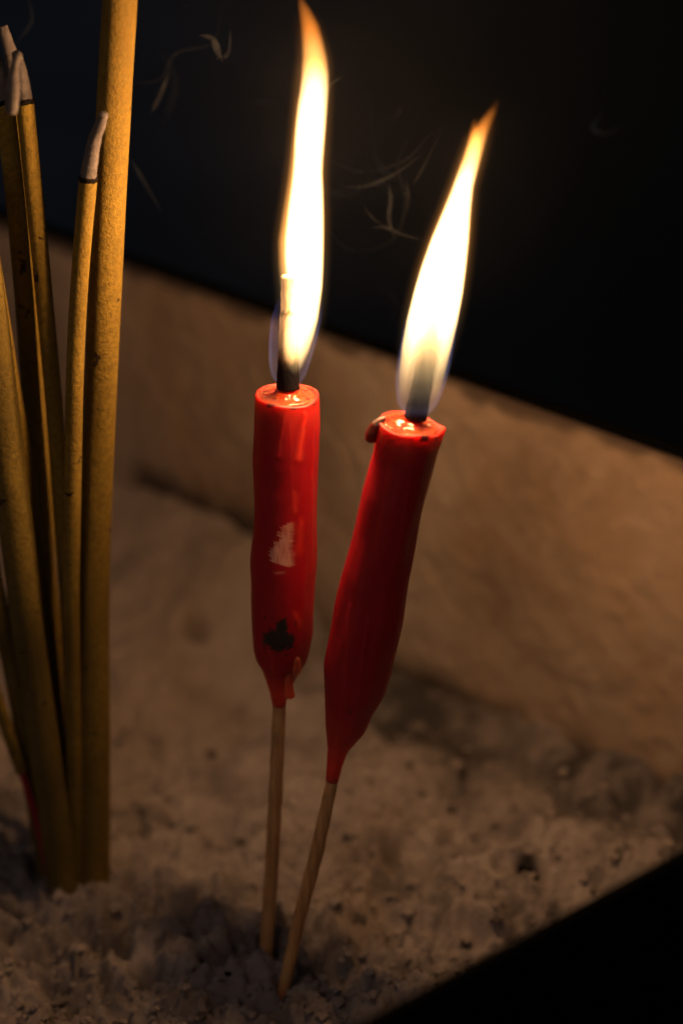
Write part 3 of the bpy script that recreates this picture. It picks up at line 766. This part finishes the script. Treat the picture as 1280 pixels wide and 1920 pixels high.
make_incense('thin incense stick with a long grey tip, right one of the tall pair at left',
             [(140, 1560, yb + .006), (132, 1200, yb + .006), (116, 960, yb + .006), (100, 740, yb + .006), (78, 500, yb + .006), (60, 320, yb + .006), (47, 190, yb + .006)], 3.5,
             tip=[(47, 188, yb + .006), (42, 150, yb + .006), (36, 118, yb + .006), (31, 100, yb + .005)])
make_incense('thin incense stick with black scorch spots behind the pair at the left edge',
             [(120, 1560, yb + .012), (110, 1300, yb + .012), (82, 1000, yb + .012), (62, 780, yb + .012), (46, 560, yb + .012), (28, 360, yb + .012), (8, 190, yb + .012)], 3.9,
             tip=[(8, 188, yb + .012), (2, 150, yb + .012), (-6, 118, yb + .012), (-12, 90, yb + .012)])
make_incense('thin incense stick whose tip ends highest at the left edge, behind the others',
             [(112, 1540, yb + .020), (100, 1300, yb + .020), (88, 1000, yb + .021), (66, 700, yb + .022), (48, 400, yb + .022), (30, 150, yb + .022)], 3.4,
             tip=[(30, 150, yb + .022), (20, 100, yb + .022), (12, 70, yb + .022), (6, 48, yb + .022)])
make_incense('thin incense stick leaning out of the left edge beside the olive one',
             [(118, 1560, yb + .007), (100, 1300, yb + .007), (72, 1060, yb + .006), (44, 860, yb + .006), (18, 700, yb + .005), (-4, 560, yb + .004), (-40, 350, yb + .002)], 3.6)
make_incense('short thin incense stick on a bare red bamboo foot, low at the left edge',
             [(42, 1445, yb2 + .006), (15, 1370, yb2 + .006), (-20, 1270, yb2 + .006), (-70, 1130, yb2 + .006)], 2.9,
             core=[(96, 1655, yb2 + .004), (70, 1540, yb2 + .005), (42, 1448, yb2 + .006)])
make_incense('thin shadowed incense stick between the olive one and the left edge',
             [(88, 1640, yb2 + .010), (62, 1480, yb2 + .010), (36, 1320, yb2 + .010), (8, 1180, yb2 + .010), (-40, 960, yb2 + .010)], 4.0, matp=M_paste_shade)
# bare red foot behind the thick sticks
# hanging curl of ash in front
T = resample([onY(22, 212, yb - .022), onY(24, 170, yb - .022), onY(27, 130, yb - .022), onY(33, 100, yb - .022)], 24)
V, F = rings_mesh(T, [.0010 + .0003 * math.sin(i * .25) for i in range(24)], 18)
curl = fix_normals(build('ash_curl', V, F, M_tip)); tag(curl, 'blurred blue-grey curl of burnt ash before the incense tips at the left edge', 'ash curl')

# fallen pieces lying on the ash
def fallen(label, pts, r_mm, m, cat='burnt incense end'):
    P = []
    for (px, py) in pts:
        p = onZ(px, py); p.z = ash_z(p.x, p.y) + r_mm / 1400; P.append(p)
    T = resample(P, 20)
    V, F = rings_mesh(T, [r_mm / 1000 * (1 - .3 * abs(i / 10 - 1) ** 2) for i in range(20)], 14,
                      dr=lambda i, k, p_: 1 + .2 * mnoise.noise(Vector((k * .5, i * .5, len(label)))))
    o = fix_normals(build('burnt_incense_end', V, F, m)); tag(o, label, cat, 'fallen burnt incense ends lying on the ash')
fallen('pale curved burnt end lying nearest the bottom left corner', [(95, 1905), (120, 1875), (140, 1850), (146, 1815)], .75, M_tip)
fallen('pale straight burnt end lying behind the curved one at bottom left', [(130, 1890), (165, 1882), (205, 1868)], .6, M_tip)
fallen('short tan stub leaning on the foot of the thickest incense stick', [(180, 1668), (205, 1652), (232, 1650)], 1.3, M_ash)
fallen('small dark end lying in a hollow left of the left candle foot', [(375, 1822), (402, 1840), (432, 1862)], .6, M_char)
fallen('thin charred sliver lying across the ash below the incense bundle', [(160, 1772), (195, 1776), (225, 1782)], .45, M_char)
fallen('dark stub lying on the ash by the censer edge at right', [(970, 1660), (990, 1668), (1004, 1676)], 1.2, M_char)

# ------------------------------------------------------------------ smoke
M_veil = bpy.data.materials.new('halo_smoke'); M_veil.use_nodes = True; nt = M_veil.node_tree
for q in list(nt.nodes): nt.nodes.remove(q)
out = nt.nodes.new('ShaderNodeOutputMaterial'); pv = nt.nodes.new('ShaderNodeVolumePrincipled')
pv.inputs['Color'].default_value = (.85, .85, .85, 1); pv.inputs['Anisotropy'].default_value = .3
tc = N(nt, 'ShaderNodeTexCoord'); ln = nt.nodes.new('ShaderNodeVectorMath'); ln.operation = 'LENGTH'; nt.links.new(tc.outputs['Object'], ln.inputs[0])
fall = N(nt, 'ShaderNodeMapRange'); nt.links.new(ln.outputs['Value'], fall.inputs[0]); fall.interpolation_type = 'SMOOTHSTEP'
fall.inputs[1].default_value = 1.0; fall.inputs[2].default_value = .1
nz = ramp(nt, noise_(nt, 2.2, 4, .6, 1.5), [(.35, .35), (.7, 1)])
nt.links.new(math_(nt, 'MULTIPLY', math_(nt, 'MULTIPLY', fall.outputs[0], nz), .065), pv.inputs['Density'])
nt.links.new(pv.outputs[0], out.inputs['Volume'])
V, F = [], []
for i in range(17):
    for k in range(32):
        th = math.pi * i / 16; a = 2 * math.pi * k / 32; V.append((math.sin(th) * math.cos(a), math.sin(th) * math.sin(a), math.cos(th)))
for i in range(16):
    for k in range(32):
        a = i * 32 + k; b2 = i * 32 + (k + 1) % 32; F.append((a, a + 32, b2 + 32, b2))
veil = build('smoke_halo', V, F, M_veil, kind='stuff'); veil.location = (.010, YL + .01, .215); veil.scale = (.095, .07, .095)  # smoke ball added round the flames to give them a glow
M_smoke = bpy.data.materials.new('smoke'); M_smoke.use_nodes = True; nt = M_smoke.node_tree
for q in list(nt.nodes): nt.nodes.remove(q)
out = nt.nodes.new('ShaderNodeOutputMaterial'); pv = nt.nodes.new('ShaderNodeVolumePrincipled')
pv.inputs['Color'].default_value = (.8, .82, .86, 1); pv.inputs['Density'].default_value = 62; pv.inputs['Anisotropy'].default_value = .2
nt.links.new(pv.outputs[0], out.inputs['Volume'])
wisps = [
    ([(198, 205), (232, 160), (300, 150), (330, 100), (400, 80), (420, 10), (470, -30)], 2.2, .47),
    ([(22, 90), (60, 40), (50, -10)], 3, .47), ([(620, 300), (680, 322), (760, 300), (810, 250), (870, 230)], 2.2, .46),
    ([(615, 430), (660, 470), (735, 450), (760, 380), (745, 300), (780, 230), (740, 150)], 2.0, .46),
    ([(1130, 210), (1110, 240), (1140, 250), (1170, 230)], 3.0, .50),
    ([(690, 180), (705, 300), (760, 330), (850, 250)], 2.0, .50), ([(560, 330), (640, 365), (700, 340), (745, 370)], 3.0, .52), ([(300, 250), (330, 160), (300, 90)], 4.0, .52), ([(650, 520), (740, 560), (720, 640)], 2.0, .5),
    ([(728, 340), (732, 375), (729, 410), (740, 450)], 4.5, .44), ([(690, 430), (720, 426), (755, 440), (798, 452)], 3.5, .445),
    ([(640, 350), (690, 348), (750, 320), (800, 280)], 3.5, .45), ([(760, 190), (744, 215), (728, 240)], 2.5, .48), ([(680, 385), (700, 410), (730, 432)], 2.2, .44),
    ([(372, 66), (398, 72), (408, 95), (418, 118)], 6, .45), ([(405, 110), (428, 100), (432, 50)], 3.5, .45), ([(240, 290), (270, 340), (306, 402)], 3.5, .46),
    ([(770, 350), (790, 320), (830, 240)], 2.5, .45), ([(610, 175), (620, 158), (645, 142)], 3, .44), ([(440, 204), (485, 190), (530, 200)], 2, .49),
    ([(320, 130), (300, 180), (282, 215)], 5, .46), ([(760, 330), (765, 370), (762, 400)], 3, .45)]
V, F = [], []
for pts, wpx, Y in wisps:
    Y = max(Y + .025, .47)
    T = resample([onY(px, py, Y + (i % 2) * .003) for i, (px, py) in enumerate(pts)], 26)
    rr = [wpx * mmpp(T[0]) * (.1 + math.sin(math.pi * (i + .3) / 25.6) ** 1.5 * (1 + .15 * math.sin(i * .5 + wpx))) * 1.15 for i in range(26)]
    v, f = rings_mesh(T, rr, 10, v0=len(V)); V += v; F += f
smk = fix_normals(build('smoke', V, F, M_smoke, kind='stuff'))
smk['label'] = 'thin curling wisps of smoke drifting round the flames'
